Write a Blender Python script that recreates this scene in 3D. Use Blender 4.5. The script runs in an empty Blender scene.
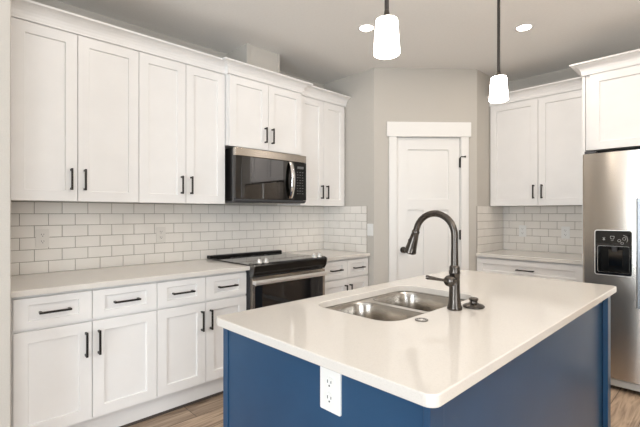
import bpy, bmesh, math
from math import sin, cos, pi, radians
from mathutils import Vector, Matrix

S = bpy.context.scene
C = S.collection

# ------------------------------------------------------------------ camera, light, exposure
cd = bpy.data.cameras.new('camera')
cd.sensor_width = 36.0
cd.lens = 402.6 / 640 * 36
cd.clip_start = 0.02
cam = bpy.data.objects.new('camera', cd)
C.objects.link(cam)
cam.location = (3.118, 0.0, 1.297)
cam.rotation_euler = (pi / 2, 0, 0.8029)
S.camera = cam

S.view_settings.view_transform = 'Standard'
S.view_settings.look = 'None'
S.view_settings.gamma = 1
S.view_settings.exposure = 0.10
S.view_settings.use_curve_mapping = False

w = bpy.data.worlds.new('sky')
S.world = w
w.use_nodes = True
nt = w.node_tree
bg = nt.nodes['Background']
bg.inputs[0].default_value = (0.80, 0.88, 1.0, 1)
bg.inputs[1].default_value = 1.2

HC = 2.70                      # ceiling height
WY, WX = -3.6, 6.0             # far walls of the open room behind the camera


def area(name, loc, rot, sx, sy, power, col):
    l = bpy.data.lights.new(name, 'AREA')
    l.shape = 'RECTANGLE'
    l.size, l.size_y = sx, sy
    l.energy = power
    l.color = col
    o = bpy.data.objects.new(name, l)
    C.objects.link(o)
    o.location = loc
    o.rotation_euler = rot
    return o


# daylight through the windows of the room
area('window_daylight', (2.98, WY - 0.10, 1.27), (pi / 2, 0, 0), 1.75, 2.2, 148, (0.86, 0.94, 1.0))
area('window_daylight', (WX + 0.10, -1.2, 1.40), (pi / 2, 0, pi / 2), 2.2, 2.0, 120, (0.90, 0.96, 1.0))

LAMP = (1.0, 0.90, 0.80)
DOWN_W = 4.9
PEND = 14.0
UP_W = 72.0  # power of the added uplighter

# ------------------------------------------------------------------ materials


def mat(name, col, rough=0.5, metal=0.0, spec=0.5, emis=None, es=0.0, aniso=0.0, coat=0.0):
    m = bpy.data.materials.new(name)
    m.use_nodes = True
    b = m.node_tree.nodes['Principled BSDF']
    b.inputs['Base Color'].default_value = (*col, 1)
    b.inputs['Roughness'].default_value = rough
    b.inputs['Metallic'].default_value = metal
    b.inputs['Specular IOR Level'].default_value = spec
    b.inputs['Coat Weight'].default_value = coat
    if aniso:
        b.inputs['Anisotropic'].default_value = aniso
        b.inputs['Anisotropic Rotation'].default_value = 0.25
    if emis:
        b.inputs['Emission Color'].default_value = (*emis, 1)
        b.inputs['Emission Strength'].default_value = es
    return m


def nodes(m):
    return m.node_tree.nodes, m.node_tree.links, m.node_tree.nodes['Principled BSDF']


def noisy(m, scale, c0, c1, stretch=(1, 1, 1), bump=0.0, detail=4, lo=0.35, hi=0.65):
    N, L, b = nodes(m)
    tc = N.new('ShaderNodeTexCoord')
    mp = N.new('ShaderNodeMapping')
    mp.inputs['Scale'].default_value = stretch
    nz = N.new('ShaderNodeTexNoise')
    nz.inputs['Scale'].default_value = scale
    nz.inputs['Detail'].default_value = detail
    cr = N.new('ShaderNodeValToRGB')
    cr.color_ramp.elements[0].position = lo
    cr.color_ramp.elements[0].color = (*c0, 1)
    cr.color_ramp.elements[1].position = hi
    cr.color_ramp.elements[1].color = (*c1, 1)
    L.new(tc.outputs['Object'], mp.inputs[0])
    L.new(mp.outputs[0], nz.inputs['Vector'])
    L.new(nz.outputs['Fac'], cr.inputs[0])
    L.new(cr.outputs[0], b.inputs['Base Color'])
    if bump:
        bp = N.new('ShaderNodeBump')
        bp.inputs['Strength'].default_value = bump
        bp.inputs['Distance'].default_value = 0.002
        L.new(nz.outputs['Fac'], bp.inputs['Height'])
        L.new(bp.outputs[0], b.inputs['Normal'])
    return m


M = {}
M['wall'] = noisy(mat('wall_paint', (0.6, 0.57, 0.52), 0.85), 180, (0.530, 0.500, 0.455), (0.555, 0.525, 0.48), bump=0.06)
M['ceil'] = noisy(mat('ceiling_paint', (0.7, 0.68, 0.65), 0.9), 60, (0.83, 0.815, 0.79), (0.85, 0.835, 0.81), bump=0.10)
M['trim'] = mat('trim_paint', (0.83, 0.82, 0.80), 0.40)
M['cab'] = noisy(mat('cabinet_paint', (0.82, 0.81, 0.79), 0.38), 7, (0.815, 0.80, 0.785), (0.835, 0.82, 0.805))
M['quartz'] = noisy(mat('quartz', (0.8, 0.78, 0.74), 0.09), 240, (0.675, 0.64, 0.595), (0.715, 0.68, 0.635), lo=0.30, hi=0.5, detail=2)
M['tile'] = noisy(mat('tile_glaze', (0.78, 0.77, 0.74), 0.14), 5, (0.82, 0.785, 0.735), (0.86, 0.825, 0.775), detail=1)
M['grout'] = mat('grout', (0.33, 0.29, 0.25), 0.9)
M['blue'] = noisy(mat('navy_paint', (0.03, 0.10, 0.19), 0.30), 4, (0.012, 0.056, 0.130), (0.017, 0.068, 0.150), detail=6)
M['bronze'] = mat('oil_rubbed_bronze', (0.10, 0.088, 0.078), 0.26, 0.9)
M['pull'] = mat('dark_pull_metal', (0.030, 0.026, 0.023), 0.35, 0.5)
M['steel'] = mat('brushed_stainless', (0.58, 0.53, 0.475), 0.26, 1.0, aniso=0.85)
M['satin'] = mat('satin_stainless', (0.88, 0.87, 0.85), 0.5, 1.0)
M['sinksteel'] = mat('sink_stainless', (0.56, 0.53, 0.49), 0.24, 1.0)
M['pocket'] = mat('handle_steel', (0.40, 0.43, 0.46), 0.38, 1.0)
M['dchrome'] = mat('dark_nickel', (0.30, 0.29, 0.28), 0.2, 1.0)  # darker metal of the hole cover's ring
M['chrome'] = mat('chrome', (0.80, 0.79, 0.78), 0.10, 1.0)
M['dsteel'] = mat('dark_stainless', (0.16, 0.16, 0.16), 0.25, 1.0)
M['dglass'] = mat('dark_grey_glass', (0.085, 0.082, 0.080), 0.10, 1.0)
M['black'] = mat('black_enamel', (0.008, 0.008, 0.008), 0.16, spec=0.3)
M['glassblk'] = mat('black_glass', (0.010, 0.010, 0.011), 0.035, spec=0.8)
M['mirror'] = mat('tinted_mirror_glass', (0.14, 0.14, 0.145), 0.03, 1.0)
M['plastic'] = mat('white_plastic', (0.82, 0.82, 0.80), 0.35)
M['almond'] = mat('almond_plastic', (0.74, 0.71, 0.66), 0.35)
M['slot'] = mat('slot_dark', (0.03, 0.03, 0.03), 0.7)
M['lgrey'] = mat('light_grey_plastic', (0.50, 0.50, 0.49), 0.4)
M['grey'] = mat('grey_plastic', (0.30, 0.30, 0.30), 0.4)
M['dimmark'] = mat('dim_printed_mark', (0.13, 0.13, 0.13), 0.5)
M['mark'] = mat('printed_mark', (0.62, 0.62, 0.60), 0.5)
M['shadow'] = mat('cabinet_interior', (0.45, 0.42, 0.39), 0.8)
M['shade'] = mat('opal_glass', (0.95, 0.94, 0.92), 0.3, emis=(1.0, 0.92, 0.82), es=PEND)
M['lens'] = mat('lamp_lens', (0.95, 0.95, 0.93), 0.4, emis=(1.0, 0.90, 0.78), es=18.0)
M['gap_shade'] = mat('toe_gap_shade', (0.07, 0.055, 0.045), 0.7)  # shade at the foot of the base cabinets, put into the colour
M['stem'] = mat('dark_bronze_rod', (0.035, 0.030, 0.027), 0.45, 0.3)
M['rubber'] = mat('dark_grille', (0.06, 0.06, 0.065), 0.6)


def brushed(m, scale):
    N, L, b = nodes(m)
    tc = N.new('ShaderNodeTexCoord')
    mp = N.new('ShaderNodeMapping')
    mp.inputs['Scale'].default_value = scale
    nz = N.new('ShaderNodeTexNoise')
    nz.inputs['Scale'].default_value = 1.0
    nz.inputs['Detail'].default_value = 3
    mr = N.new('ShaderNodeMapRange')
    mr.inputs['To Min'].default_value = b.inputs['Roughness'].default_value - 0.012
    mr.inputs['To Max'].default_value = b.inputs['Roughness'].default_value + 0.012
    L.new(tc.outputs['Object'], mp.inputs[0])
    L.new(mp.outputs[0], nz.inputs['Vector'])
    L.new(nz.outputs['Fac'], mr.inputs['Value'])
    L.new(mr.outputs[0], b.inputs['Roughness'])


brushed(M['steel'], (1, 1, 60))
brushed(M['sinksteel'], (300, 4, 4))


def floor_mat():
    m = mat('oak_plank_floor', (0.4, 0.3, 0.22), 0.42)
    N, L, b = nodes(m)
    tc = N.new('ShaderNodeTexCoord')
    mp = N.new('ShaderNodeMapping')
    mp.inputs['Rotation'].default_value = (0, 0, pi / 2)
    br = N.new('ShaderNodeTexBrick')
    br.inputs['Color1'].default_value = (0.0, 0.0, 0.0, 1)
    br.inputs['Color2'].default_value = (1.0, 1.0, 1.0, 1)
    br.inputs['Mortar'].default_value = (0.2, 0.2, 0.2, 1)
    br.inputs['Scale'].default_value = 1.0
    br.inputs['Brick Width'].default_value = 1.22
    br.inputs['Row Height'].default_value = 0.18
    br.inputs['Mortar Size'].default_value = 0.0018
    br.offset = 0.37
    g = N.new('ShaderNodeMapping')
    g.inputs['Scale'].default_value = (26, 2.2, 1)
    nz = N.new('ShaderNodeTexNoise')
    nz.inputs['Scale'].default_value = 1.0
    nz.inputs['Detail'].default_value = 8
    nz.inputs['Distortion'].default_value = 1.6
    add = N.new('ShaderNodeVectorMath')
    add.operation = 'ADD'
    sc = N.new('ShaderNodeVectorMath')
    sc.operation = 'SCALE'
    sc.inputs[3].default_value = 9.0
    cr = N.new('ShaderNodeValToRGB')
    e = cr.color_ramp.elements
    e[0].position = 0.30
    e[0].color = (0.19, 0.128, 0.088, 1)
    e[1].position = 0.70
    e[1].color = (0.62, 0.475, 0.345, 1)
    k = e.new(0.47)
    k.color = (0.43, 0.315, 0.225, 1)
    mx = N.new('ShaderNodeMix')
    mx.data_type = 'RGBA'
    mx.blend_type = 'MULTIPLY'
    mx.inputs[0].default_value = 1.0
    v = N.new('ShaderNodeMapRange')
    v.inputs['To Min'].default_value = 0.78
    v.inputs['To Max'].default_value = 1.15
    mo = N.new('ShaderNodeMix')
    mo.data_type = 'RGBA'
    L.new(tc.outputs['Object'], mp.inputs[0])
    L.new(mp.outputs[0], br.inputs['Vector'])
    L.new(br.outputs['Color'], sc.inputs[0])
    L.new(tc.outputs['Object'], g.inputs[0])
    L.new(g.outputs[0], add.inputs[0])
    L.new(sc.outputs[0], add.inputs[1])
    L.new(add.outputs[0], nz.inputs['Vector'])
    L.new(nz.outputs['Fac'], cr.inputs[0])
    L.new(br.outputs['Color'], v.inputs['Value'])
    L.new(cr.outputs[0], mx.inputs[6])
    L.new(v.outputs[0], mx.inputs[7])
    L.new(br.outputs['Fac'], mo.inputs[0])
    L.new(mx.outputs[2], mo.inputs[6])
    mo.inputs[7].default_value = (0.06, 0.04, 0.03, 1)
    L.new(mo.outputs[2], b.inputs['Base Color'])
    return m


M['floor'] = floor_mat()


def pane_mat():
    m = bpy.data.materials.new('window_glass')
    m.use_nodes = True
    N, L = m.node_tree.nodes, m.node_tree.links
    N.remove(N['Principled BSDF'])
    t = N.new('ShaderNodeBsdfTransparent')
    g = N.new('ShaderNodeBsdfGlossy')
    g.inputs['Roughness'].default_value = 0.02
    f = N.new('ShaderNodeFresnel')
    mx = N.new('ShaderNodeMixShader')
    L.new(f.outputs[0], mx.inputs[0])
    L.new(t.outputs[0], mx.inputs[1])
    L.new(g.outputs[0], mx.inputs[2])
    L.new(mx.outputs[0], N['Material Output'].inputs[0])
    return m


M['pane'] = pane_mat()

# ------------------------------------------------------------------ helpers


class MB:
    """collects shapes and links them as one mesh object"""

    def __init__(self):
        self.v, self.f, self.mi, self.sm = [], [], [], []

    def add(self, vs, fs, mi=0, smooth=False):
        n = len(self.v)
        self.v += [tuple(p) for p in vs]
        for f in fs:
            self.f.append([n + i for i in f])
            self.mi.append(mi)
            self.sm.append(smooth)
        return self

    def box(self, a, b, mi=0):
        x0, x1 = sorted((a[0], b[0]))
        y0, y1 = sorted((a[1], b[1]))
        z0, z1 = sorted((a[2], b[2]))
        vs = [(x0, y0, z0), (x1, y0, z0), (x1, y1, z0), (x0, y1, z0), (x0, y0, z1), (x1, y0, z1), (x1, y1, z1), (x0, y1, z1)]
        return self.add(vs, [(0, 3, 2, 1), (4, 5, 6, 7), (0, 1, 5, 4), (1, 2, 6, 5), (2, 3, 7, 6), (3, 0, 4, 7)], mi)

    def prism(self, prof, axis, a, b, mi=0, smooth=False):
        """extrude a closed 2D profile along axis ('x': prof=(y,z), 'y': (x,z), 'z': (x,y))"""
        def P(p, t):
            return {'x': (t, p[0], p[1]), 'y': (p[0], t, p[1]), 'z': (p[0], p[1], t)}[axis]
        n = len(prof)
        vs = [P(p, a) for p in prof] + [P(p, b) for p in prof]
        self.add(vs, [(i, (i + 1) % n, n + (i + 1) % n, n + i) for i in range(n)], mi, smooth)
        self.add(vs, [tuple(range(n - 1, -1, -1)), tuple(range(n, 2 * n))], mi)
        return self

    def tube(self, pts, rads, n=16, mi=0, cap=True):
        pts = [Vector(p) for p in pts]
        if not hasattr(rads, '__len__'):
            rads = [rads] * len(pts)
        vs = []
        prev = None
        for i, p in enumerate(pts):
            if i == 0:
                d = pts[1] - p
            elif i == len(pts) - 1:
                d = p - pts[-2]
            else:
                d = (pts[i + 1] - p).normalized() + (p - pts[i - 1]).normalized()
            if d.length < 1e-9:
                d = prev_d
            d.normalize()
            prev_d = d
            if prev is None:
                up = Vector((0, 0, 1)) if abs(d.z) < 0.9 else Vector((1, 0, 0))
                s = d.cross(up).normalized()
            else:
                s = (prev - d * prev.dot(d)).normalized()
            prev = s
            t = d.cross(s)
            for k in range(n):
                an = 2 * pi * k / n
                vs.append(p + (s * cos(an) + t * sin(an)) * rads[i])
        fs = []
        for i in range(len(pts) - 1):
            for k in range(n):
                fs.append((i * n + k, i * n + (k + 1) % n, (i + 1) * n + (k + 1) % n, (i + 1) * n + k))
        self.add(vs, fs, mi, True)
        if cap:
            m = len(pts) - 1
            self.add(vs[:n], [tuple(range(n - 1, -1, -1))], mi)
            self.add(vs[m * n:], [tuple(range(n))], mi)
        return self

    def lathe(self, prof, c=(0, 0, 0), n=32, mi=0, axis='z', closed=False):
        """revolve (radius, height) profile about an axis through c"""
        vs = []
        for r, h in prof:
            for k in range(n):
                a = 2 * pi * k / n
                x, y = max(r, 1e-5) * cos(a), max(r, 1e-5) * sin(a)
                p = {'z': (x, y, h), 'y': (x, h, -y), 'x': (h, x, y)}[axis]
                vs.append((p[0] + c[0], p[1] + c[1], p[2] + c[2]))
        m = len(prof)
        fs = []
        for i in range(m if closed else m - 1):
            j = (i + 1) % m
            for k in range(n):
                fs.append((i * n + k, i * n + (k + 1) % n, j * n + (k + 1) % n, j * n + k))
        return self.add(vs, fs, mi, True)

    def build(self, name, mats, parent=None, loc=None, rot=None, bevel=0.0, seg=2, solid=0.0):
        me = bpy.data.meshes.new(name)
        bm = bmesh.new()
        bv = [bm.verts.new(p) for p in self.v]
        for f, mi, sm in zip(self.f, self.mi, self.sm):
            try:
                q = bm.faces.new([bv[i] for i in f])
            except ValueError:
                continue
            q.material_index = mi
            q.smooth = sm
        bmesh.ops.remove_doubles(bm, verts=bm.verts, dist=1e-5)
        bmesh.ops.recalc_face_normals(bm, faces=bm.faces)
        for e in bm.edges:
            if len(e.link_faces) == 2 and e.calc_face_angle(0) > radians(38):
                e.smooth = False
        bm.to_mesh(me)
        bm.free()
        o = bpy.data.objects.new(name, me)
        C.objects.link(o)
        if not isinstance(mats, (list, tuple)):
            mats = [mats]
        for m in mats:
            me.materials.append(M[m] if isinstance(m, str) else m)
        if parent:
            o.parent = parent
        if loc:
            o.location = loc
        if rot:
            o.rotation_euler = rot
        if solid:
            s = o.modifiers.new('solid', 'SOLIDIFY')
            s.thickness = solid
            s.offset = -1
        if bevel:
            b = o.modifiers.new('bevel', 'BEVEL')
            b.width = bevel
            b.segments = seg
            b.limit_method = 'ANGLE'
            b.angle_limit = radians(50)
        return o


def tag(o, label, cat, group=None):
    o['label'] = label
    o['category'] = cat
    if group:
        o['group'] = group
    return o


def struct(o):
    o['kind'] = 'structure'
    return o


def thing(name, loc, label, cat, group=None, rz=0.0):
    o = bpy.data.objects.new(name, None)
    o.empty_display_size = 0.1
    C.objects.link(o)
    o.location = loc
    o.rotation_euler = (0, 0, rz)
    return tag(o, label, cat, group)


def copy_tree(o, parent=None):
    c = o.copy()
    C.objects.link(c)
    if parent:
        c.parent = parent
    for ch in o.children:
        copy_tree(ch, c)
    return c


def rrect(x0, x1, y0, y1, r, n=8):
    pts = []
    for cx, cy, a0 in ((x1 - r, y1 - r, 0), (x0 + r, y1 - r, 90), (x0 + r, y0 + r, 180), (x1 - r, y0 + r, 270)):
        for k in range(n + 1):
            a = radians(a0 + 90 * k / n)
            pts.append((cx + r * cos(a), cy + r * sin(a)))
    return pts


def slab(name, loops, z0, z1, material, parent=None, edge=0.003):
    """flat plate with rounded arrises from 2D loops (the first is the outline, the others are holes)"""
    cu = bpy.data.curves.new(name, 'CURVE')
    cu.dimensions = '2D'
    cu.fill_mode = 'BOTH'
    for lp in loops:
        sp = cu.splines.new('POLY')
        sp.points.add(len(lp) - 1)
        for q, (x, y) in zip(sp.points, lp):
            q.co = (x, y, 0, 1)
        sp.use_cyclic_u = True
    cu.extrude = (z1 - z0) / 2 - edge
    cu.bevel_depth = edge
    cu.bevel_resolution = 2
    cu.offset = -edge
    t = bpy.data.objects.new(name, cu)
    C.objects.link(t)
    bpy.context.view_layer.update()
    dg = bpy.context.evaluated_depsgraph_get()
    me = bpy.data.meshes.new_from_object(t.evaluated_get(dg))
    me.transform(Matrix.Translation((0, 0, (z0 + z1) / 2)))
    bpy.data.objects.remove(t)
    bpy.data.curves.remove(cu)
    for p in me.polygons:
        p.use_smooth = False
    me.materials.clear()
    me.materials.append(M[material])
    me.name = name
    o = bpy.data.objects.new(name, me)
    C.objects.link(o)
    if parent:
        o.parent = parent
    return o


RW = pi / 2       # things on the range wall: local x runs away from the camera, local -y into the room

# ------------------------------------------------------------------ the setting
YB = 3.065        # short wall beside the range-side worktop
YF = 4.432        # fridge wall
XR = 1.361        # return wall
XS = 0.69         # start of the diagonal pantry wall
YC = 3.82         # its far corner

struct(MB().box((-0.15, WY - 0.15, -0.1), (WX + 0.15, YF + 0.15, 0)).build('floor', 'floor'))
struct(MB().box((-0.15, WY - 0.15, HC), (WX + 0.15, YF + 0.15, HC + 0.1)).build('ceiling', 'ceil'))
struct(MB().box((-0.12, WY, 0), (0, YB + 0.1, HC)).build('wall_left', 'wall'))
struct(MB().box((0, 0.10, 0), (0.80, 0.263, HC)).build('wall_near_left', 'wall', bevel=0.004))
struct(MB().box((0, YB, 0), (XS, YB + 0.1, HC)).build('wall_back', 'wall'))
ang = math.atan2(YC - YB, XR - XS)
LD = math.hypot(YC - YB, XR - XS)


def dpt(s, o):
    """point s along the diagonal wall, o out of it into the room"""
    return (XS + s * cos(ang) + o * sin(ang), YB + s * sin(ang) - o * cos(ang))


D0, D1, DZ = 0.226, 0.842, 2.032       # door leaf
m = MB()                               # diagonal wall in local coordinates: x along, y into the wall
m.box((0, 0, 0), (D0 - 0.012, 0.11, HC)).box((D1 + 0.012, 0, 0), (LD, 0.11, HC)).box((D0 - 0.012, 0, DZ + 0.012), (D1 + 0.012, 0.11, HC))
struct(m.build('wall_pantry', 'wall', loc=(XS, YB, 0), rot=(0, 0, ang)))
struct(MB().box((XR - 0.1, YC, 0), (XR, YF, HC)).build('wall_return', 'wall'))
struct(MB().box((XR - 0.1, YF, 0), (WX, YF + 0.12, HC)).build('wall_right', 'wall'))
# chase above the hood cabinet
TOPZ = 2.398
m = MB().box((0, 1.872, TOPZ), (0.310, 2.205, HC))
struct(m.build('wall_chase', 'wall'))
m = MB().box((0.308, 1.866, TOPZ), (0.317, 1.892, HC)).box((0.308, 2.185, TOPZ), (0.317, 2.211, HC))
struct(m.build('trim_2', 'wall'))


def wall_with_openings(name, axis, at, t, u0, u1, ops):
    m = MB()

    def b(a0, a1, z0, z1):
        if axis == 'y':
            m.box((a0, at, z0), (a1, at + t, z1))
        else:
            m.box((at, a0, z0), (at + t, a1, z1))
    cur = u0
    for (a, c, z0, z1) in ops:
        b(cur, a, 0, HC)
        if z0 > 0:
            b(a, c, 0, z0)
        b(a, c, z1, HC)
        cur = c
    b(cur, u1, 0, HC)
    struct(m.build(name, 'wall'))


wall_with_openings('wall_rear', 'y', WY, -0.12, 0, WX, [(2.10, 3.86, 0.12, 2.40)])
wall_with_openings('wall_far_right', 'x', WX, 0.12, WY, YF, [(-2.3, -0.1, 0.4, 2.40)])


def window(n, axis, at, a, c, z0, z1):
    def P(u, d, z):
        return (u, at - d, z) if axis == 'y' else (at + d, u, z)
    m = MB()
    for (p, q) in (((a - .08, -.02, z0 - .08), (a, .02, z1 + .08)), ((c, -.02, z0 - .08), (c + .08, .02, z1 + .08)),
                   ((a, -.02, z1), (c, .02, z1 + .08)), ((a, -.04, z0 - .08), (c, .02, z0)),
                   (((a + c) / 2 - .025, .02, z0), ((a + c) / 2 + .025, .06, z1)), ((a, .02, (z0 + z1) / 2 - .02), (c, .06, (z0 + z1) / 2 + .02))):
        m.box(P(*p), P(*q))
    o = struct(m.build('window_%d' % n, 'trim'))
    g = MB().box(P(a, .035, z0), P(c, .041, z1)).build('pane', 'pane', o)


window(1, 'y', WY, 2.10, 3.86, 0.12, 2.40)
window(2, 'x', WX, -2.3, -0.1, 0.4, 2.40)

# pantry door with casing
door = bpy.data.objects.new('door_1', None)
C.objects.link(door)
door.location = (XS, YB, 0)
door.rotation_euler = (0, 0, ang)
struct(door)


def panelled(x0, x1, z0, z1, yf, yb, holes, rec, ch):
    """flat leaf (front at yf, back at yb) whose front has recessed rectangular panels"""
    m = MB()
    m.add([(x0, yf, z0), (x1, yf, z0), (x1, yb, z0), (x0, yb, z0), (x0, yf, z1), (x1, yf, z1), (x1, yb, z1), (x0, yb, z1)],
          [(0, 1, 2, 3), (7, 6, 5, 4), (1, 5, 6, 2), (0, 3, 7, 4), (3, 2, 6, 7)])
    xs = sorted({x0, x1, *[h[0] for h in holes], *[h[1] for h in holes]})
    zs = sorted({z0, z1, *[h[2] for h in holes], *[h[3] for h in holes]})
    for i in range(len(xs) - 1):
        for j in range(len(zs) - 1):
            cx, cz = (xs[i] + xs[i + 1]) / 2, (zs[j] + zs[j + 1]) / 2
            if any(h[0] < cx < h[1] and h[2] < cz < h[3] for h in holes):
                continue
            m.add([(xs[i], yf, zs[j]), (xs[i + 1], yf, zs[j]), (xs[i + 1], yf, zs[j + 1]), (xs[i], yf, zs[j + 1])], [(0, 1, 2, 3)])
    for (a, b, c, d) in holes:
        o = [(a, yf, c), (b, yf, c), (b, yf, d), (a, yf, d)]
        k = [(a + ch, yf + rec, c + ch), (b - ch, yf + rec, c + ch), (b - ch, yf + rec, d - ch), (a + ch, yf + rec, d - ch)]
        m.add(o + k, [(0, 1, 5, 4), (1, 2, 6, 5), (2, 3, 7, 6), (3, 0, 4, 7), (4, 5, 6, 7)])
    return m


st = 0.108
leaf = panelled(D0, D1, 0.012, DZ, 0.012, 0.047,
                [(D0 + st, D1 - st, 1.437, 1.918), (D0 + st, 0.490, 0.24, 1.333), (0.578, D1 - st, 0.24, 1.333)], 0.012, 0.002)
leaf.build('door_leaf', 'trim', door)
jm = MB()
jm.box((D0 - 0.012, 0.0, 0), (D0 - 0.003, 0.11, DZ + 0.003)).box((D1 + 0.003, 0, 0), (D1 + 0.012, 0.11, DZ + 0.003)).box((D0 - 0.012, 0, DZ + 0.003), (D1 + 0.012, 0.11, DZ + 0.012))
jm.build('door_jamb', 'trim', door)
kn = MB().lathe([(0.0, -0.052), (0.016, -0.052), (0.026, -0.044), (0.029, -0.034), (0.024, -0.022), (0.012, -0.016), (0.011, 0.0),
                 (0.030, 0.002), (0.031, 0.011), (0, 0.012)], (D0 + 0.062, 0, 0.945), 24, axis='y')
o = kn.build('door_knob', 'bronze', door)
o['label'] = 'dark bronze door knob'
for z in (1.79, 1.09, 0.25):
    h = MB().box((D1 - 0.006, -0.004, z - 0.045), (D1 + 0.010, 0.012, z + 0.045))
    h.tube([(D1 + 0.002, -0.006, z - 0.048), (D1 + 0.002, -0.006, z + 0.048)], 0.0055, 10)
    if z > 1.5:      # hinge-pin door stop
        h.tube([(D1 + 0.002, -0.008, z + 0.052), (D1 + 0.004, -0.022, z + 0.056), (D1 + 0.038, -0.026, z + 0.056)], 0.005, 8)
        h.tube([(D1 + 0.036, -0.026, z + 0.056), (D1 + 0.046, -0.026, z + 0.056)], 0.009, 10)
    h.build('hinge', 'pull', door)
cs = MB()
cs.box((0.146, -0.018, 0), (D0 - 0.006, 0, DZ + 0.006)).box((D1 + 0.006, -0.018, 0), (0.922, 0, DZ + 0.006))
cs.box((0.124, -0.024, DZ + 0.006), (0.944, 0, DZ + 0.146))
struct(cs.build('trim_1', 'trim', loc=(XS, YB, 0), rot=(0, 0, ang), bevel=0.0015))
bb = MB().box((0.005, -0.014, 0), (0.146, 0, 0.13)).box((0.922, -0.014, 0), (LD - 0.005, 0, 0.13))
struct(bb.build('baseboard_pantry', 'trim', loc=(XS, YB, 0), rot=(0, 0, ang), bevel=0.002))
struct(MB().box((0.80, 0.10, 0), (0.814, 0.263, 0.13)).build('baseboard_left', 'trim', bevel=0.002))

# ------------------------------------------------------------------ cabinets
PULL = None


def pull_mesh(L, vert, x, z, yf):
    """bar pull centred at (x, z), standing off a front at yf towards -y"""
    m = MB()
    a, b, c = L / 2, 0.0055, 0.026
    if vert:
        m.box((x - b, yf - c - 0.010, z - a), (x + b, yf - c, z + a))
        for s in (-1, 1):
            m.box((x - b, yf - c, z + s * (a - 0.008) - 0.006), (x + b, yf, z + s * (a - 0.008) + 0.006))
    else:
        m.box((x - a, yf - c - 0.010, z - b), (x + a, yf - c, z + b))
        for s in (-1, 1):
            m.box((x + s * (a - 0.008) - 0.006, yf - c, z - b), (x + s * (a - 0.008) + 0.006, yf, z + b))
    return m


def shaker(name, parent, x0, x1, z0, z1, yf, rail, handle=None, railz=None):
    rz = railz or rail
    m = panelled(x0, x1, z0, z1, yf, yf + 0.019, [(x0 + rail, x1 - rail, z0 + rz, z1 - rz)], 0.011, 0.0015)
    o = m.build(name, 'cab', parent, bevel=0.0012, seg=1)
    if handle:
        L, vert, hx, hz = handle
        pull_mesh(L, vert, hx, hz, yf).build('handle', 'pull', o, bevel=0.0015)
    return o


def base_cabinet(label, loc, rz, W, cols, drawers=True, end=None, one_drawer=False):
    """cols: x of the seams between doors"""
    t = thing('base_cabinet', loc, label, 'cabinet', 'white base cabinets', rz)
    d = 0.611
    c = MB().box((0, -d, 0.148), (W, -0.002, 0.883))
    c.build('body', 'cab', t)
    MB().box((0.0, -d + 0.060, 0.022), (W, -0.02, 0.148)).build('toe_kick', 'cab', t)
    MB().box((0.0, -d + 0.066, 0), (W, -0.02, 0.022)).build('shadow_gap_strip', 'gap_shade', t)  # dark strip painting in the shadow gap between toe kick and floor
    g = 0.0022
    yf = -0.631
    n = len(cols) - 1
    if one_drawer:
        shaker('drawer', t, cols[0] + g, cols[-1] - g, 0.712, 0.868, yf, 0.055, (0.15, False, (cols[0] + cols[-1]) / 2, 0.790), 0.048)
    for i in range(n):
        a, b = cols[i] + g, cols[i + 1] - g
        if not one_drawer:
            shaker('drawer', t, a, b, 0.712, 0.868, yf, 0.062, (0.145, False, (a + b) / 2, 0.790), 0.037)
        hx = b - 0.030 if i % 2 == 0 else a + 0.030
        shaker('door', t, a, b, 0.160, 0.698, yf, 0.060, (0.135, True, hx, 0.580))
    return t


def upper_cabinet(label, loc, rz, W, cols, z0, z1, dep, hz, flat=False):
    t = thing('upper_cabinet', loc, label, 'cabinet', 'white wall cabinets', rz)
    MB().box((0, -dep, z0 + 0.004), (W, -0.002, z1 + 0.012)).build('body', 'cab', t)
    g = 0.0022
    for i in range(len(cols) - 1):
        a, b = cols[i] + g, cols[i + 1] - g
        hx = b - 0.034 if i % 2 == 0 else a + 0.034
        shaker('door', t, a, b, z0, z1, -dep - 0.020, 0.062, (0.130, True, hx, hz) if hz else None)
    return t


def crown(pts, z, name, parent=None):
    """moulding swept along plan points; the room lies to the right-hand side of the travel"""
    prof = [(0.0, 0.0), (0.003, 0.0), (0.003, 0.012)]
    for k in range(7):
        a = k / 6 * pi / 2
        prof.append((0.004 + 0.064 * (1 - cos(a)), 0.014 + 0.064 * sin(a)))
    prof += [(0.070, 0.080), (0.070, 0.090), (0.0, 0.090)]
    P = [Vector(p) for p in pts]
    n = len(prof)
    m = MB()
    vs = []
    for i, p in enumerate(P):
        ns = []
        if i > 0:
            d = (P[i] - P[i - 1]).normalized()
            ns.append(Vector((d.y, -d.x)))
        if i < len(P) - 1:
            d = (P[i + 1] - P[i]).normalized()
            ns.append(Vector((d.y, -d.x)))
        if len(ns) == 2:
            b = (ns[0] + ns[1])
            b = b / (b.dot(ns[0]))
        else:
            b = ns[0]
        for (o, h) in prof:
            vs.append((p.x + b.x * o, p.y + b.y * o, z + h))
    fs = []
    for i in range(len(P) - 1):
        for k in range(n):
            fs.append((i * n + k, i * n + (k + 1) % n, (i + 1) * n + (k + 1) % n, (i + 1) * n + k))
    m.add(vs, fs)
    m.add(vs[:n], [tuple(range(n))])
    m.add(vs[-n:], [tuple(range(n))])
    return m.build(name, 'cab', parent)


Y0, YM, Y2, Y3 = 0.265, 1.003, 1.662, 2.430
TOP = 2.384
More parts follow.
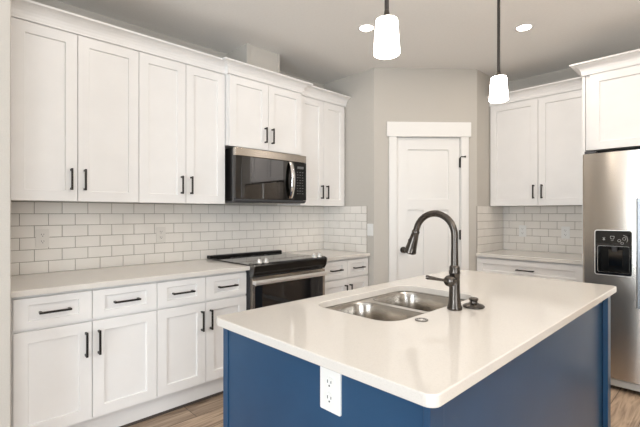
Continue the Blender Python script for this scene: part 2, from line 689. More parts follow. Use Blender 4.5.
# the range wall: world y = local x
base_cabinet('white two-door base cabinet at the left end of the range wall', (0, Y0, 0), RW, YM - Y0, [0.025, 0.378, YM - Y0])
base_cabinet('white two-door base cabinet directly left of the black range', (0, YM, 0), RW, Y2 - YM, [0, 0.329, Y2 - YM - 0.006])
base_cabinet('narrow white base cabinet right of the range, beside the grey wall', (0, Y3 + 0.002, 0), RW, YB - Y3 - 0.004, [0.004, 0.318, 0.620])
upper_cabinet('tall white wall cabinet nearest the camera, leftmost of the range wall', (0, Y0, 0), RW, YM - Y0, [0.050, 0.377, YM - Y0], 1.372, TOP, 0.31, 1.503)
upper_cabinet('white wall cabinet between the leftmost cabinet and the microwave', (0, YM, 0), RW, Y2 - YM - 0.002, [0, 0.332, Y2 - YM - 0.004], 1.372, TOP, 0.31, 1.503)
mc = upper_cabinet('short deeper white wall cabinet directly above the microwave', (0, Y2, 0), RW, Y3 - Y2, [0.010, 0.386, Y3 - Y2 - 0.008], 1.828, TOP, 0.35, 1.950)
rc = upper_cabinet('white wall cabinet right of the microwave, beside the grey wall', (0, Y3 + 0.002, 0), RW, YB - Y3 - 0.004, [0.004, 0.312, 0.610], 1.372, TOP, 0.31, 1.503)
cz = TOP + 0.004
# crown in local cabinet coordinates (front = -y); travel so that the outside is on the right hand
o = crown([(Y2 - 0.002, 0), (Y0, 0)][::-1], cz, 'crown_moulding')
o.location = (0.331, 0, 0)
o.rotation_euler = (0, 0, RW)
tag(o, 'long white crown moulding along the top of the two leftmost wall cabinets', 'moulding')
W = Y3 - Y2
o = crown([(0.0, -0.26), (0.0, -0.371), (W, -0.371), (W, -0.26)], cz, 'crown_moulding', mc)
W = YB - Y3 - 0.004
o = crown([(0, -0.331), (W, -0.331)], cz, 'crown_moulding', rc)

# the fridge wall
XE = 2.261
base_cabinet('white base cabinet with one wide drawer left of the refrigerator', (XR + 0.002, YF, 0), 0, XE - XR - 0.004, [0.004, 0.452, XE - XR - 0.006], one_drawer=True)
fc = upper_cabinet('white two-door wall cabinet left of the refrigerator, behind a pendant', (XR + 0.002, YF, 0), 0, XE - XR - 0.004, [0.006, 0.456, XE - XR - 0.006], 1.372, TOP, 0.31, 1.503)
crown([(0, -0.331), (XE - XR - 0.004, -0.331)], cz, 'crown_moulding', fc)
FC0, FC1, FCY = XE + 0.022, 3.222, 0.69
oc = upper_cabinet('deep white cabinet above the refrigerator', (FC0, YF, 0), 0, FC1 - FC0, [0.030, 0.478, FC1 - FC0 - 0.030], 1.794, TOP, FCY, None)
W = FC1 - FC0
crown([(-0.021, -0.34 - 0.06), (-0.021, -FCY - 0.021), (W + 0.02, -FCY - 0.021), (W + 0.02, -0.3)], cz, 'crown_moulding', oc)
tag(MB().box((XE, YF - 0.70, 0), (XE + 0.020, YF - 0.002, cz - 0.001)).build('refrigerator_end_panel', 'cab', bevel=0.001),
    'tall thin white panel between the wall cabinets and the refrigerator', 'panel')
tag(MB().box((FC1 + 0.002, YF - 0.70, 0), (FC1 + 0.022, YF - 0.002, cz - 0.001)).build('refrigerator_end_panel', 'cab', bevel=0.001),
    'tall thin white panel on the far right side of the refrigerator', 'panel')

# ------------------------------------------------------------------ worktops
ZC = 0.914
o = slab('countertop', [[(0.012, Y0 + 0.001), (0.655, Y0 + 0.001), (0.655, Y2 + 0.006), (0.012, Y2 + 0.006)]], 0.884, ZC, 'quartz', edge=0.002)
tag(o, 'long white quartz worktop left of the black range', 'countertop', 'white quartz worktops')
o = slab('countertop', [[(0.012, Y3 - 0.003), (0.655, Y3 - 0.003), (0.655, YB - 0.012), (0.012, YB - 0.012)]], 0.884, ZC, 'quartz', edge=0.002)
tag(o, 'short white quartz worktop between the range and the grey wall', 'countertop', 'white quartz worktops')
o = slab('countertop', [[(XR + 0.011, YF - 0.655), (XE - 0.002, YF - 0.655), (XE - 0.002, YF - 0.012), (XR + 0.011, YF - 0.012)]], 0.884, ZC, 'quartz', edge=0.002)
tag(o, 'white quartz worktop left of the refrigerator', 'countertop', 'white quartz worktops')

# ------------------------------------------------------------------ subway tile


def tiles(label, loc, rz, W, phase, skip=(), z0=ZC, z1=1.372, rows=6, endcap=None):
    """local x along the wall, -y into the room; phase = a joint position of the top row"""
    m = MB()
    m.box((0, -0.0065, z0), (W, 0, z1), 1)
    P, g = 0.1525, 0.0032
    h = (z1 - z0) / rows
    for r in range(rows):
        zt = z1 - r * h
        off = (phase + (P / 2 if r % 2 else 0)) % P
        x = off - P
        while x < W:
            a, b = max(x, 0) + g / 2, min(x + P, W) - g / 2
            x += P
            if b - a < 0.006:
                continue
            c, d = zt - h + g / 2, zt - g / 2
            if r == rows - 1:
                c = z0
            e = 0.0022
            m.add([(a, -0.007, c), (b, -0.007, c), (b, -0.007, d), (a, -0.007, d),
                   (a, -0.0085, c), (b, -0.0085, c), (b, -0.0085, d), (a, -0.0085, d),
                   (a + e, -0.0105, c + e), (b - e, -0.0105, c + e), (b - e, -0.0105, d - e), (a + e, -0.0105, d - e),
                   (a, 0 - 0.005, c), (b, -0.005, c), (b, -0.005, d), (a, -0.005, d)],
                  [(0, 1, 5, 4), (1, 2, 6, 5), (2, 3, 7, 6), (3, 0, 4, 7), (4, 5, 9, 8), (5, 6, 10, 9), (6, 7, 11, 10), (7, 4, 8, 11), (8, 9, 10, 11)], 0)
    o = m.build('tile_backsplash', ['tile', 'grout'], loc=loc, rot=(0, 0, rz))
    return tag(o, label, 'backsplash', 'white subway tile backsplashes')


tiles('long white subway tile backsplash along the range wall', (0, Y0, 0), RW, YB - Y0, 0.472 - Y0)
tiles('small white subway tile backsplash on the short wall right of the range', (0.0105, YB, 0), 0, 0.597, 0.075)
tiles('white subway tile backsplash behind the worktop left of the refrigerator', (XR + 0.0105, YF, 0), 0, XE - XR - 0.011, 1.433 - XR - 0.0105)
tiles('narrow white subway tile backsplash on the side wall beside the pantry corner', (XR, YF - 0.62, 0), RW, 0.62, 0.07)

# ------------------------------------------------------------------ outlets and switch


def outlet(label, loc, rz, body, w=0.0725, h=0.118, group='duplex outlets over the worktops'):
    t = thing('wall_outlet', loc, label, 'outlet', group, rz)
    p = MB().prism(rrect(-w / 2, w / 2, -h / 2, h / 2, 0.004, 3), 'y', -0.006, 0)
    # prism along y uses (x, z) pairs
    p.build('cover_plate', body, t, bevel=0.0012)
    for s in (-1, 1):
        r = MB().prism(rrect(-0.0165, 0.0165, s * 0.0215 - 0.0145, s * 0.0215 + 0.0145, 0.010, 5), 'y', -0.0085, -0.005)
        q = r.build('socket', body, t)
        k = MB()
        for dx, hh in ((-0.0065, 0.0085), (0.0065, 0.0070)):
            k.box((dx - 0.0012, -0.0089, s * 0.0215 + 0.003 - hh / 2), (dx + 0.0012, -0.0083, s * 0.0215 + 0.003 + hh / 2))
        k.lathe([(0, -0.0089), (0.0026, -0.0089), (0.0026, -0.0083)], (0, 0, s * 0.0215 - 0.008), 10, axis='y')
        k.build('slots', 'slot', q)
    MB().lathe([(0, -0.0072), (0.003, -0.0070), (0.0032, -0.006)], (0, 0, 0), 10, axis='y').build('screw', body, t)
    return t


outlet('almond outlet in the tile near the left end of the range wall', (0.0105, 0.515, 1.138), RW, 'almond')
outlet('almond outlet in the tile behind the worktop just left of the range', (0.0105, 1.282, 1.133), RW, 'almond')
outlet('white outlet in the fridge-side tile nearer the pantry corner', (1.572, YF - 0.0105, 1.115), 0, 'plastic')
outlet('white outlet in the fridge-side tile nearer the refrigerator', (1.965, YF - 0.0105, 1.112), 0, 'plastic')
t = thing('light_switch', (0.6475, YB, 1.140), 'white rocker light switch on the grey wall beside the tile', 'switch')
MB().prism(rrect(-0.036, 0.036, -0.058, 0.058, 0.004, 3), 'y', -0.006, 0).build('cover_plate', 'plastic', t, bevel=0.0012)
MB().add([(-0.0165, -0.006, -0.033), (0.0165, -0.006, -0.033), (0.0165, -0.006, 0.033), (-0.0165, -0.006, 0.033),
          (-0.0165, -0.0075, -0.033), (0.0165, -0.0075, -0.033), (0.0165, -0.011, 0.033), (-0.0165, -0.011, 0.033)],
         [(0, 1, 5, 4), (1, 2, 6, 5), (2, 3, 7, 6), (3, 0, 4, 7), (4, 5, 6, 7)]).build('rocker', 'plastic', t)

# ------------------------------------------------------------------ island
IX0, IX1, IY0, IY1 = 1.790, 2.650, 0.788, 2.575
t = thing('kitchen_island', ((IX0 + IX1) / 2, (IY0 + IY1) / 2, 0), 'navy blue kitchen island body under a white quartz worktop', 'island')
ox, oy = -(IX0 + IX1) / 2, -(IY0 + IY1) / 2


def ib(m, a, b):
    return m.box((a[0] + ox, a[1] + oy, a[2]), (b[0] + ox, b[1] + oy, b[2]))


ib(MB(), (IX0 + 0.022, IY0 + 0.004, 0), (IX1 - 0.018, IY0 + 0.022, 0.883)).build('end_panel', 'blue', t, bevel=0.0006, seg=1)
ib(MB(), (IX0 - 0.012, IY0, 0.10), (IX0 + 0.020, IY0 + 0.055, 0.883)).build('corner_post', 'blue', t, bevel=0.002)
m = ib(MB(), (IX1 - 0.018, IY0, 0), (IX1, IY0 + 0.062, 0.883))
m.build('corner_post', 'blue', t, bevel=0.002)
ib(MB(), (IX1 - 0.036, IY0 + 0.024, 0), (IX1 - 0.020, IY1 - 0.005, 0.883)).build('back_panel', 'blue', t)
ib(MB(), (IX1 - 0.018, IY1 - 0.062, 0), (IX1 + 0.006, IY1, 0.883)).build('corner_post', 'blue', t, bevel=0.002)
ib(MB(), (IX0, IY1 - 0.020, 0), (IX1 - 0.037, IY1, 0.883)).build('end_panel', 'blue', t)
ib(MB(), (IX0, IY0 + 0.057, 0.10), (IX0 + 0.018, IY1 - 0.021, 0.883)).build('front_frame', 'blue', t)
ib(MB(), (IX0 + 0.065, IY0 + 0.024, 0), (IX0 + 0.080, IY1 - 0.021, 0.098)).build('toe_kick', 'blue', t)

SX0, SX1, SY0, SY1 = 1.868, 2.283, 1.152, 1.838
o = slab('island_countertop', [rrect(1.768, 2.680, 0.755, 2.609, 0.028, 6), rrect(SX0, SX1, SY0, SY1, 0.085, 10)[::-1]], 0.884, ZC, 'quartz', edge=0.0035)
tag(o, 'white quartz worktop with rounded corners on the navy island', 'countertop', 'white quartz worktops')

# sink
t = thing('sink', ((SX0 + SX1) / 2, (SY0 + SY1) / 2, 0.680), 'double bowl stainless steel sink sunk into the island worktop', 'sink')
cx, cy, cz0 = (SX0 + SX1) / 2, (SY0 + SY1) / 2, 0.680
b1 = (1.882, 2.276, 1.166, 1.470)
b2 = (1.882, 2.276, 1.506, 1.826)


def sh(lp):
    return [(x - cx, y - cy) for x, y in lp]


o = slab('rim', [sh(rrect(SX0 - 0.02, SX1 + 0.02, SY0 - 0.02, SY1 + 0.02, 0.09, 8)), sh(rrect(*b1, 0.075, 10))[::-1], sh(rrect(*b2, 0.075, 10))[::-1]],
         0.8810 - cz0, 0.8832 - cz0, 'sinksteel', t, edge=0.0004)
for b in (b1, b2):
    rings = []
    D = 0.200
    spec = [(0.0, 0.0), (0.004, -0.010), (0.010, -0.08), (0.014, -0.150)]
    for k in range(1, 7):
        a = k / 6 * pi / 2
        spec.append((0.014 + 0.036 * (1 - cos(a)), -0.150 - 0.046 * sin(a)))
    spec.append((0.10, -D - 0.001))
    for ins, dz in spec:
        r = max(0.078 - ins * 0.45, 0.02)
        rings.append([(x - cx, y - cy, 0.8815 - cz0 + dz) for x, y in rrect(b[0] + ins, b[1] - ins, b[2] + ins, b[3] - ins, r, 8)])
    n = len(rings[0])
    m = MB()
    vs = [p for r in rings for p in r]
    fs = [(i * n + k, i * n + (k + 1) % n, (i + 1) * n + (k + 1) % n, (i + 1) * n + k) for i in range(len(rings) - 1) for k in range(n)]
    fs.append(tuple((len(rings) - 1) * n + k for k in range(n)))
    m.add(vs, fs, 0, True)
    bo = m.build('bowl', 'sinksteel', t)
    bx, by = (b[0] + b[1]) / 2 - cx, (b[2] + b[3]) / 2 - cy
    zb = 0.8815 - cz0 - D
    MB().lathe([(0.0, 0.001), (0.022, 0.001), (0.026, 0.006), (0.044, 0.0055), (0.046, 0.001), (0.044, -0.004), (0, -0.004)], (bx, by, zb), 24).build('drain', 'chrome', bo)

# faucet
FX, FY = 2.334, 1.505
t = thing('faucet', (FX, FY, ZC), 'dark bronze gooseneck pull-down faucet standing beside the sink', 'faucet')
m = MB().lathe([(0, 0), (0.0285, 0), (0.0295, 0.004), (0.0285, 0.011), (0.0250, 0.020), (0.0225, 0.040), (0.0210, 0.075), (0.0203, 0.110),
                (0.0203, 0.140), (0.0218, 0.143), (0.0218, 0.150), (0.0205, 0.154), (0.0205, 0.168), (0.0180, 0.173), (0.0150, 0.176), (0, 0.176)], n=32)
m.build('body', 'bronze', t)
pts = [(0, 0, 0.170), (0, 0, 0.21), (0, 0, 0.25)]
R_, ccx, ccz = 0.089, -0.089, 0.294
for k in range(0, 21):
    a = radians(162 * k / 20)
    pts.append((ccx + R_ * cos(a), 0, ccz + R_ * sin(a)))
dx, dz = -sin(radians(162)), cos(radians(162))
ex, ez = pts[-1][0], pts[-1][2]
pts.append((ex + dx * 0.022, 0, ez + dz * 0.022))
MB().tube(pts, [0.0150, 0.0142] + [0.0135] * (len(pts) - 2), 20).build('gooseneck', 'bronze', t)


def along(d, r):
    return (ex + dx * d, 0, ez + dz * d), r


hp = [along(0.012, 0.0145), along(0.016, 0.0165), along(0.024, 0.0165), along(0.026, 0.0158), along(0.050, 0.0185), along(0.085, 0.0225), along(0.103, 0.0250), along(0.106, 0.0262), along(0.114, 0.0262), along(0.117, 0.0220)]
o = MB().tube([p for p, r in hp], [r for p, r in hp], 24).build('spray_head', 'bronze', t)
p = (ex + dx * 0.060 - 0.018, 0, ez + dz * 0.060)
MB().tube([(p[0] + 0.004, 0, p[2]), (p[0] - 0.004, 0, p[2] + 0.001)], 0.007, 12).build('spray_button', 'pull', o)
# lever joint on the near side, lever pointing towards the camera's left
m = MB().lathe([(0, -0.058), (0.012, -0.057), (0.0195, -0.052), (0.0225, -0.044), (0.0225, -0.036), (0.019, -0.029), (0.0165, -0.027), (0.0165, -0.020), (0.018, -0.012), (0.018, 0.0)],
               (0, 0, 0.118), 24, axis='y')
j = m.build('lever_joint', 'bronze', t)
MB().tube([(-0.006, -0.046, 0.119), (-0.030, -0.060, 0.122), (-0.066, -0.076, 0.127), (-0.074, -0.080, 0.1285), (-0.080, -0.083, 0.129)],
          [0.0062, 0.0055, 0.0078, 0.0090, 0.0070], 14).build('lever', 'bronze', j)

t = tag(MB().lathe([(0, 0), (0.040, 0), (0.043, 0.003), (0.043, 0.007), (0.036, 0.012), (0.022, 0.016), (0.0155, 0.020), (0.0150, 0.026), (0.0185, 0.031), (0.0190, 0.036), (0.015, 0.039), (0, 0.0395)], n=32)
        .build('sink_stopper', 'bronze', loc=(2.371, 1.593, ZC)), 'round dark bronze knobbed disc on the worktop right of the faucet', 'stopper')
t = thing('hole_cover', (2.333, 1.264, ZC), 'small chrome ringed cap on the worktop in front of the sink', 'cap')
MB().lathe([(0.015, 0.0), (0.023, 0.0), (0.0235, 0.003), (0.021, 0.005), (0.017, 0.005), (0.015, 0.003)], n=28, closed=True).build('ring', 'dchrome', t)
MB().lathe([(0, 0.0), (0.0145, 0.0), (0.0145, 0.0025), (0.007, 0.0025), (0.006, 0.0045), (0, 0.005)], n=24).build('button', 'chrome', t)

outlet('large white outlet on the navy end of the island', (2.343, IY0 + 0.004, 0.812), 0, 'plastic', 0.078, 0.118, group=None)

# ------------------------------------------------------------------ range
t = thing('range', (0, 1.672, 0), 'black glass-top slide-in range with a stainless handle', 'range', None, RW)
RWD = 0.753
MB().box((0.002, -0.640, 0.03), (RWD - 0.002, -0.03, 0.905)).build('body', 'rubber', t)
m = MB().box((-0.008, -0.655, 0.9155), (RWD + 0.008, -0.060, 0.924))
ct = m.build('cooktop', 'glassblk', t, bevel=0.002)
m = MB()
for (x, y, r) in ((0.19, -0.22, 0.075), (0.56, -0.22, 0.095), (0.19, -0.47, 0.105), (0.56, -0.47, 0.075), (0.375, -0.20, 0.05)):
    m.lathe([(r, 0.9241), (r, 0.92445), (r - 0.0015, 0.92445), (r - 0.0015, 0.9241)], (x, y, 0), 40, closed=True)
m.build('burner_ring', 'grey', ct)
m = MB().prism([(-0.075, 0.916), (-0.075, 0.938), (-0.065, 0.945), (-0.025, 0.945), (-0.018, 0.938), (-0.018, 0.916)], 'x', -0.004, RWD + 0.004)
m.build('rear_vent_trim', 'black', t, bevel=0.003)
m = MB().prism([(-0.645, 0.905), (-0.640, 0.925), (-0.655, 0.931), (-0.685, 0.931), (-0.706, 0.924), (-0.712, 0.915), (-0.700, 0.870), (-0.680, 0.842), (-0.645, 0.842)], 'x', 0.004, RWD - 0.026)
cp = m.build('control_panel', 'black', t, bevel=0.002)
for x0, x1 in ((-0.004, 0.004), (RWD - 0.026, RWD - 0.018)):
    MB().prism([(-0.645, 0.835), (-0.640, 0.927), (-0.655, 0.934), (-0.687, 0.934), (-0.709, 0.926), (-0.715, 0.915), (-0.703, 0.868), (-0.682, 0.835)], 'x', x0, x1).build('end_cap', 'dsteel', cp)
for x in (0.070, 0.132, 0.625, 0.685):
    k = MB().lathe([(0, 0.0), (0.0205, 0.0), (0.0215, 0.003), (0.0195, 0.006), (0.0165, 0.008), (0.0150, 0.024), (0.012, 0.027), (0, 0.0275)], n=24)
    k.box((-0.003, -0.015, 0.020), (0.003, 0.015, 0.031))
    k.build('knob', 'satin', cp, loc=(x, -0.668, 0.931), rot=(radians(8), 0, 0))
# printed display marks on the top of the control strip
m = MB()
for i in range(9):
    m.box((0.27 + i * 0.024, -0.672, 0.9310), (0.282 + i * 0.024, -0.668, 0.9314))
m.build('touch_marks', 'mark', cp)
dr = panelled(0.006, RWD - 0.006, 0.215, 0.828, -0.672, -0.642, [(0.030, RWD - 0.030, 0.250, 0.800)], 0.002, 0.001).build('oven_door', 'steel', t, bevel=0.002)
MB().box((0.031, -0.6725, 0.251), (RWD - 0.031, -0.668, 0.799)).build('oven_window', 'glassblk', dr)
m = MB().prism([(-0.702, 0.773), (-0.710, 0.778), (-0.712, 0.792), (-0.710, 0.806), (-0.702, 0.811), (-0.698, 0.806), (-0.698, 0.778)], 'x', 0.008, RWD - 0.008)
for x in (0.010, RWD - 0.045):
    m.box((x, -0.700, 0.780), (x + 0.035, -0.671, 0.804))
m.build('handle', 'satin', dr, bevel=0.001)
MB().box((0.006, -0.668, 0.055), (RWD - 0.006, -0.641, 0.206)).build('storage_drawer', 'steel', t, bevel=0.003)

# ------------------------------------------------------------------ microwave
t = thing('microwave', (0, 1.690, 0), 'dark glass over-the-range microwave under the short cabinet', 'microwave', None, RW)
MW, mz0, mz1 = 0.734, 1.388, 1.812
MB().box((0, -0.392, mz0 + 0.006), (MW, -0.015, mz1)).build('body', 'dsteel', t, bevel=0.002)
MB().box((0, -0.430, mz1 - 0.062), (MW, -0.394, mz1)).build('top_strip', 'steel', t, bevel=0.003)
dr = MB().box((0.0, -0.430, mz0 + 0.026), (0.592, -0.394, mz1 - 0.064)).build('door', 'dglass', t, bevel=0.002)
MB().box((0.052, -0.4325, mz0 + 0.030), (0.470, -0.429, mz1 - 0.068)).build('door_window', 'mirror', dr)
MB().box((0.472, -0.4315, mz0 + 0.028), (0.592, -0.4295, mz1 - 0.066)).build('door_trim', 'dglass', dr)
hp = []
for k in range(13):
    u = k / 12
    zz = mz0 + 0.040 + u * 0.315
    hp.append((0.548, -0.434 - 0.040 * sin(pi * u) ** 0.7, zz))
m = MB()
n = 8
vs = []
for (x, y, z) in hp:
    for a in range(n):
        an = 2 * pi * a / n
        vs.append((x + 0.020 * cos(an) + 0.0, y + 0.008 * sin(an), z))
fs = [(i * n + k, i * n + (k + 1) % n, (i + 1) * n + (k + 1) % n, (i + 1) * n + k) for i in range(len(hp) - 1) for k in range(n)]
m.add(vs, fs, 0, True).add(vs[:n], [tuple(range(n))]).add(vs[-n:], [tuple(range(n))])
m.build('handle', 'chrome', dr)
cp = MB().box((0.594, -0.430, mz0 + 0.026), (MW, -0.394, mz1 - 0.064)).build('control_panel', 'black', t, bevel=0.002)
m = MB()
m.box((0.628, -0.4312, 1.690), (0.700, -0.4298, 1.712))
for r in range(9):
    for c in range(3):
        zz = 1.660 - r * 0.0235
        m.box((0.624 + c * 0.029, -0.4310, zz - 0.003), (0.624 + c * 0.029 + (0.016 if (r + c) % 3 else 0.010), -0.4298, zz + 0.003))
m.build('keypad_marks', 'dimmark', cp)
m = MB().prism([(-0.425, mz0 + 0.024), (-0.425, mz0 + 0.012), (-0.405, mz0), (-0.10, mz0), (-0.10, mz0 + 0.024)], 'x', 0.002, MW - 0.002)
m.build('underside_vent', 'rubber', t)
MB().box((0.30, -0.36, mz0 - 0.004), (0.62, -0.16, mz0 + 0.002)).build('grease_filter', 'steel', t)

# ------------------------------------------------------------------ refrigerator
FL = 2.296
t = thing('refrigerator', (FL, YF, 0), 'tall side-by-side stainless steel refrigerator with a black dispenser', 'refrigerator')
FW, FD = 0.905, 0.846           # FD: depth of the door fronts from the wall
MB().box((0.003, -FD + 0.085, 0.03), (FW - 0.003, -0.03, 1.745)).build('body', 'dsteel', t, bevel=0.004)
split = 0.380


def fdoor(x0, x1, pocket, pside):
    """door with a rounded front and a vertical pocket recess along its inner edge"""
    yb = -FD + 0.080
    N = 14
    W = x1 - x0
    prof = []
    for i in range(N + 1):
        u = i / N
        e = 0.010
        x = x0 + W * u
        y = -FD - 0.006 * (1 - (2 * u - 1) ** 2)
        if i == 0 or i == N:
            y += 0.010
        prof.append((x, y))
    prof += [(x1, yb), (x0, yb)]
    m = MB().prism(prof, 'z', 0.095, 1.748, smooth=True)
    return m


dl = None
# freezer door is cut by the dispenser recess: built from strips around the opening
ox0, ox1, oz0, oz1 = 0.085, 0.304, 0.848, 1.171


def curve_y(x, x0, x1):
    u = (x - x0) / (x1 - x0)
    y = -FD - 0.007 * (1 - (2 * u - 1) ** 2)
    if u < 0.03:
        y += 0.012 * (1 - u / 0.03)
    if u > 0.97:
        y += 0.012 * (u - 0.97) / 0.03
    return y


def door_mesh(x0, x1, hole=None, pocket=None):
    m = MB()
    yb = -FD + 0.078
    xs = {x0, x1, x0 + 0.012 * 1, x1 - 0.012}
    for i in range(13):
        xs.add(x0 + (x1 - x0) * i / 12)
    zs = {0.095, 1.748}
    rects = [r for r in (hole, pocket) if r]
    for r in rects:
        xs |= {r[0], r[1]}
        zs |= {r[2], r[3]}
    xs, zs = sorted(xs), sorted(zs)
    Y = [curve_y(x, x0, x1) for x in xs]
    for i in range(len(xs) - 1):
        for j in range(len(zs) - 1):
            mx, mz = (xs[i] + xs[i + 1]) / 2, (zs[j] + zs[j + 1]) / 2
            if any(r[0] < mx < r[1] and r[2] < mz < r[3] for r in rects):
                continue
            m.add([(xs[i], Y[i], zs[j]), (xs[i + 1], Y[i + 1], zs[j]), (xs[i + 1], Y[i + 1], zs[j + 1]), (xs[i], Y[i], zs[j + 1])], [(0, 1, 2, 3)], 0, True)
    for r, dep in ((hole, 0.060), (pocket, 0.030)):
        if not r:
            continue
        ii = [i for i, x in enumerate(xs) if r[0] - 1e-9 <= x <= r[1] + 1e-9]
        yd = -FD + dep
        for k in range(len(ii) - 1):
            a, b = ii[k], ii[k + 1]
            for z in (r[2], r[3]):
                m.add([(xs[a], Y[a], z), (xs[b], Y[b], z), (xs[b], yd, z), (xs[a], yd, z)], [(0, 1, 2, 3)])
        for i in (ii[0], ii[-1]):
            if (pocket is r) and abs(xs[i] - x1) < 1e-6:
                continue
            m.add([(xs[i], Y[i], r[2]), (xs[i], Y[i], r[3]), (xs[i], yd, r[3]), (xs[i], yd, r[2])], [(0, 1, 2, 3)])
        m.add([(r[0], yd, r[2]), (r[1], yd, r[2]), (r[1], yd, r[3]), (r[0], yd, r[3])], [(0, 1, 2, 3)])
    # top, bottom, sides, back
    for z in (0.095, 1.748):
        m.add([(x, y, z) for x, y in zip(xs, Y)] + [(x1, yb, z), (x0, yb, z)], [tuple(range(len(xs) + 2))])
    for x, y in ((x0, Y[0]), (x1, Y[-1])):
        m.add([(x, y, 0.095), (x, yb, 0.095), (x, yb, 1.748), (x, y, 1.748)], [(0, 1, 2, 3)])
    m.add([(x0, yb, 0.095), (x1, yb, 0.095), (x1, yb, 1.748), (x0, yb, 1.748)], [(0, 1, 2, 3)])
    return m


fz = door_mesh(0.0, split, (ox0 + 0.012, ox1 - 0.012, oz0 + 0.015, oz1 - 0.012)).build('freezer_door', 'steel', t)
rf = door_mesh(split + 0.006, FW).build('fridge_door', 'steel', t)
# scooped pocket handles along the meeting edges
for par, x0, x1 in ((fz, split - 0.053, split - 0.006), (rf, split + 0.010, split + 0.052)):
    yo = -FD - 0.006
    m = MB().prism([(x0, yo + 0.004), (x0 + 0.004, yo - 0.012), (x0 + 0.012, yo - 0.020), (x1 - 0.012, yo - 0.020), (x1 - 0.004, yo - 0.012), (x1, yo + 0.004)], 'z', 0.630, 1.405)
    m.build('handle', 'pocket', par)
# dispenser
x0, x1, z0, z1 = ox0, ox1, oz0, oz1
yd = -FD - 0.0095
m = MB()
fr = rrect(x0, x1, z0, z1, 0.014, 5)
m.prism(rrect(x0 - 0.004, x1 + 0.004, z0 - 0.004, z1 + 0.004, 0.017, 5), 'y', yd + 0.002, yd + 0.009)
dz = slab('dispenser_bezel', [rrect(x0 - 0.005, x1 + 0.005, z0 - 0.005, z1 + 0.005, 0.017, 5), rrect(x0 + 0.015, x1 - 0.015, z0 + 0.018, 1.057, 0.010, 5)[::-1]], 0, 0.008, 'satin', fz, edge=0.001)
dz.rotation_euler = (pi / 2, 0, 0)
dz.location = (0, yd + 0.009, 0)
dg = slab('dispenser_face', [rrect(x0, x1, z0, z1, 0.014, 5), rrect(x0 + 0.014, x1 - 0.014, z0 + 0.018, 1.059, 0.010, 5)[::-1]], 0, 0.003, 'glassblk', fz, edge=0.0005)
dg.rotation_euler = (pi / 2, 0, 0)
dg.location = (0, yd + 0.0015, 0)
# cavity lining
yi = -FD + 0.058
m = MB()
a, b, c, d = x0 + 0.013, x1 - 0.013, z0 + 0.017, 1.060
m.add([(a, yd + 0.002, c), (b, yd + 0.002, c), (b, yd + 0.002, d), (a, yd + 0.002, d), (a, yi, c), (b, yi, c), (b, yi, d), (a, yi, d)],
      [(0, 1, 5, 4), (1, 2, 6, 5), (2, 3, 7, 6), (3, 0, 4, 7), (4, 5, 6, 7)])
m.build('dispenser_cavity', 'black', fz)
m = MB().box((x0 + 0.070, yi - 0.020, 0.905), (x1 - 0.058, yi - 0.002, 1.035))
m.build('dispenser_paddle', 'dglass', fz, bevel=0.004)
m = MB().tube([(x0 + 0.112, yi - 0.030, 1.059), (x0 + 0.112, yi - 0.030, 1.018)], [0.020, 0.015], 16)
m.build('dispenser_spout', 'rubber', fz)
m = MB().lathe([(0, 0), (0.040, 0), (0.046, 0.004), (0.040, 0.008), (0, 0.008)], ((x0 + x1) / 2 - 0.005, yi - 0.032, z0 + 0.020), 24)
m.build('drip_tray', 'dsteel', fz)
# symbols on the dispenser's dark upper face
m = MB()
yy = yd - 0.0018
SZ = -0.009


def stroke(pts, r=0.0009):
    for p, q in zip(pts[:-1], pts[1:]):
        dxx, dzz = q[0] - p[0], q[1] - p[1]
        L = math.hypot(dxx, dzz)
        nx, nz = -dzz / L * r, dxx / L * r
        m.add([(p[0] + nx, yy, p[1] + nz + SZ), (q[0] + nx, yy, q[1] + nz + SZ), (q[0] - nx, yy, q[1] - nz + SZ), (p[0] - nx, yy, p[1] - nz + SZ)], [(0, 1, 2, 3)])


def arc(cxx, czz, r, a0=0, a1=360, n=12):
    return [(cxx + r * cos(radians(a0 + (a1 - a0) * k / n)), czz + r * sin(radians(a0 + (a1 - a0) * k / n))) for k in range(n + 1)]


gx = x0 + 0.105


def symbol(*paths):
    global m
    m = MB()
    for q in paths:
        stroke(q)
    m.build('dispenser_symbol', 'mark', fz)


symbol([(gx - 0.012, 1.140), (gx - 0.009, 1.120), (gx + 0.009, 1.120), (gx + 0.012, 1.140), (gx - 0.012, 1.140)])
symbol([(gx - 0.007, 1.109), (gx + 0.007, 1.109)])
symbol([(x0 + 0.047, 1.128), (x0 + 0.061, 1.110)], [(x0 + 0.061, 1.128), (x0 + 0.047, 1.110)], [(x0 + 0.054, 1.132), (x0 + 0.054, 1.106)])
symbol(arc(x0 + 0.146, 1.110, 0.009))
symbol(arc(x0 + 0.163, 1.092, 0.008))
symbol(arc(x0 + 0.176, 1.124, 0.010))
symbol([(x0 + 0.170, 1.150), (x0 + 0.190, 1.140), (x0 + 0.196, 1.118), (x0 + 0.190, 1.100)])
MB().box((0.01, -FD + 0.014, 0.035), (FW - 0.01, -FD + 0.085, 0.086)).build('base_grille', 'lgrey', t, bevel=0.004)
for x in (0.06, FW - 0.16):
    MB().box((x, -FD + 0.004, 0.080), (x + 0.10, -FD + 0.06, 0.094)).build('bottom_hinge', 'rubber', t)
for x in (0.012, FW - 0.075):
    MB().box((x, -FD + 0.010, 1.750), (x + 0.065, -FD + 0.12, 1.770)).build('top_hinge', 'rubber', t)

# ------------------------------------------------------------------ lamps


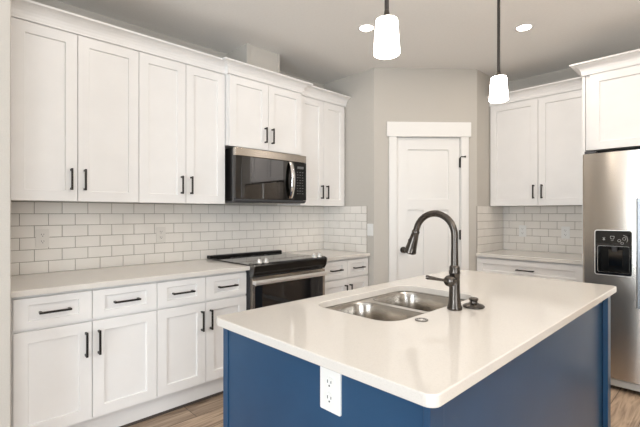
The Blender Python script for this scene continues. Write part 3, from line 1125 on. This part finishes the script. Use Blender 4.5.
def pendant(label, x, y, zb):
    t = thing('pendant_lamp', (x, y, zb), label, 'pendant lamp', 'pendant lamps over the island')
    H = 0.128
    m = MB().lathe([(0.020, H), (0.035, H - 0.001), (0.0385, H - 0.003), (0.0400, H - 0.008), (0.0480, 0.005), (0.0465, 0.001), (0.042, -0.001),
                    (0.0, -0.002)], n=40)
    m.build('lamp_shade', 'shade', t)
    MB().lathe([(0, H - 0.004), (0.021, H - 0.004), (0.0225, H + 0.004), (0.020, H + 0.010), (0.011, H + 0.014), (0.009, H + 0.030), (0.0065, H + 0.034)], n=24).build('socket_cap', 'bronze', t)
    MB().tube([(0, 0, H + 0.030), (0, 0, HC - zb - 0.02)], 0.0080, 14).build('stem', 'stem', t)
    MB().lathe([(0.0, -0.028), (0.012, -0.028), (0.050, -0.018), (0.062, -0.010), (0.064, 0.0), (0, 0)], (0, 0, HC - zb), 32).build('canopy', 'bronze', t)
    return t


pendant('lit frosted pendant nearer the camera, hanging left of the door', 2.23, 1.196, 1.877)
pendant('lit frosted pendant farther away, hanging by the right wall cabinets', 2.23, 2.190, 1.901)


def downlight(label, x, y, k=1.0):
    t = thing('recessed_light', (x, y, HC), label, 'ceiling light', 'round recessed ceiling lights')
    MB().lathe([(0.050, -0.0015), (0.062, -0.0035), (0.070, -0.001), (0.070, 0.0), (0.050, 0.0)], n=40, closed=True).build('trim_ring', 'trim', t)
    MB().lathe([(0, -0.002), (0.0495, -0.002), (0.0495, 0.0)], n=40).build('lens', 'lens', t)
    l = bpy.data.lights.new('lamp_light', 'AREA')
    l.shape = 'DISK'
    l.size = 0.09
    l.energy = DOWN_W * k
    l.color = LAMP
    o = bpy.data.objects.new('lamp_light', l)
    C.objects.link(o)
    o.location = (x, y, HC - 0.008)
    return t


for lab, x, y, k in (('lit recessed ceiling light just left of the nearer pendant', 1.171, 2.369, 0.7),
                     ('lit recessed ceiling light right of the farther pendant stem', 2.002, 3.218, 1.15),
                     ('added out-of-view recessed ceiling light above the aisle in front of the left base cabinets', 1.165, 0.85, 0.6),  # this light and the next are added out of view for brightness
                     ('added out-of-view recessed ceiling light above the floor in front of the refrigerator', 3.45, 3.204, 2.0)):
    downlight(lab, x, y, k)


def added_uplighter(label, x, y):
    """made-up standing uplighter out of view, added to brighten the ceiling"""
    t = thing('added_floor_lamp', (x, y, 0), label, 'floor lamp')
    MB().lathe([(0, 0), (0.14, 0), (0.145, 0.006), (0.13, 0.018), (0.03, 0.028), (0, 0.028)], n=40).build('base', 'bronze', t)
    MB().tube([(0, 0, 0.026), (0, 0, 1.74)], 0.012, 16).build('pole', 'bronze', t)
    MB().lathe([(0.014, 1.735), (0.05, 1.745), (0.13, 1.79), (0.185, 1.85), (0.180, 1.85), (0.128, 1.796), (0.05, 1.752), (0.0, 1.748)], n=40).build('lamp_bowl', 'bronze', t)
    l = bpy.data.lights.new('lamp_light', 'AREA')
    l.shape = 'DISK'
    l.size = 0.30
    l.energy = UP_W
    l.color = (1.0, 0.94, 0.87)
    o = bpy.data.objects.new('lamp_light', l)
    C.objects.link(o)
    o.location = (x, y, 1.84)
    o.rotation_euler = (pi, 0, 0)


added_uplighter('added out-of-view bronze uplighter brightening the ceiling, right of the island end', 4.3, 1.2)  # unseen lamp, added only to lift the ceiling brightness
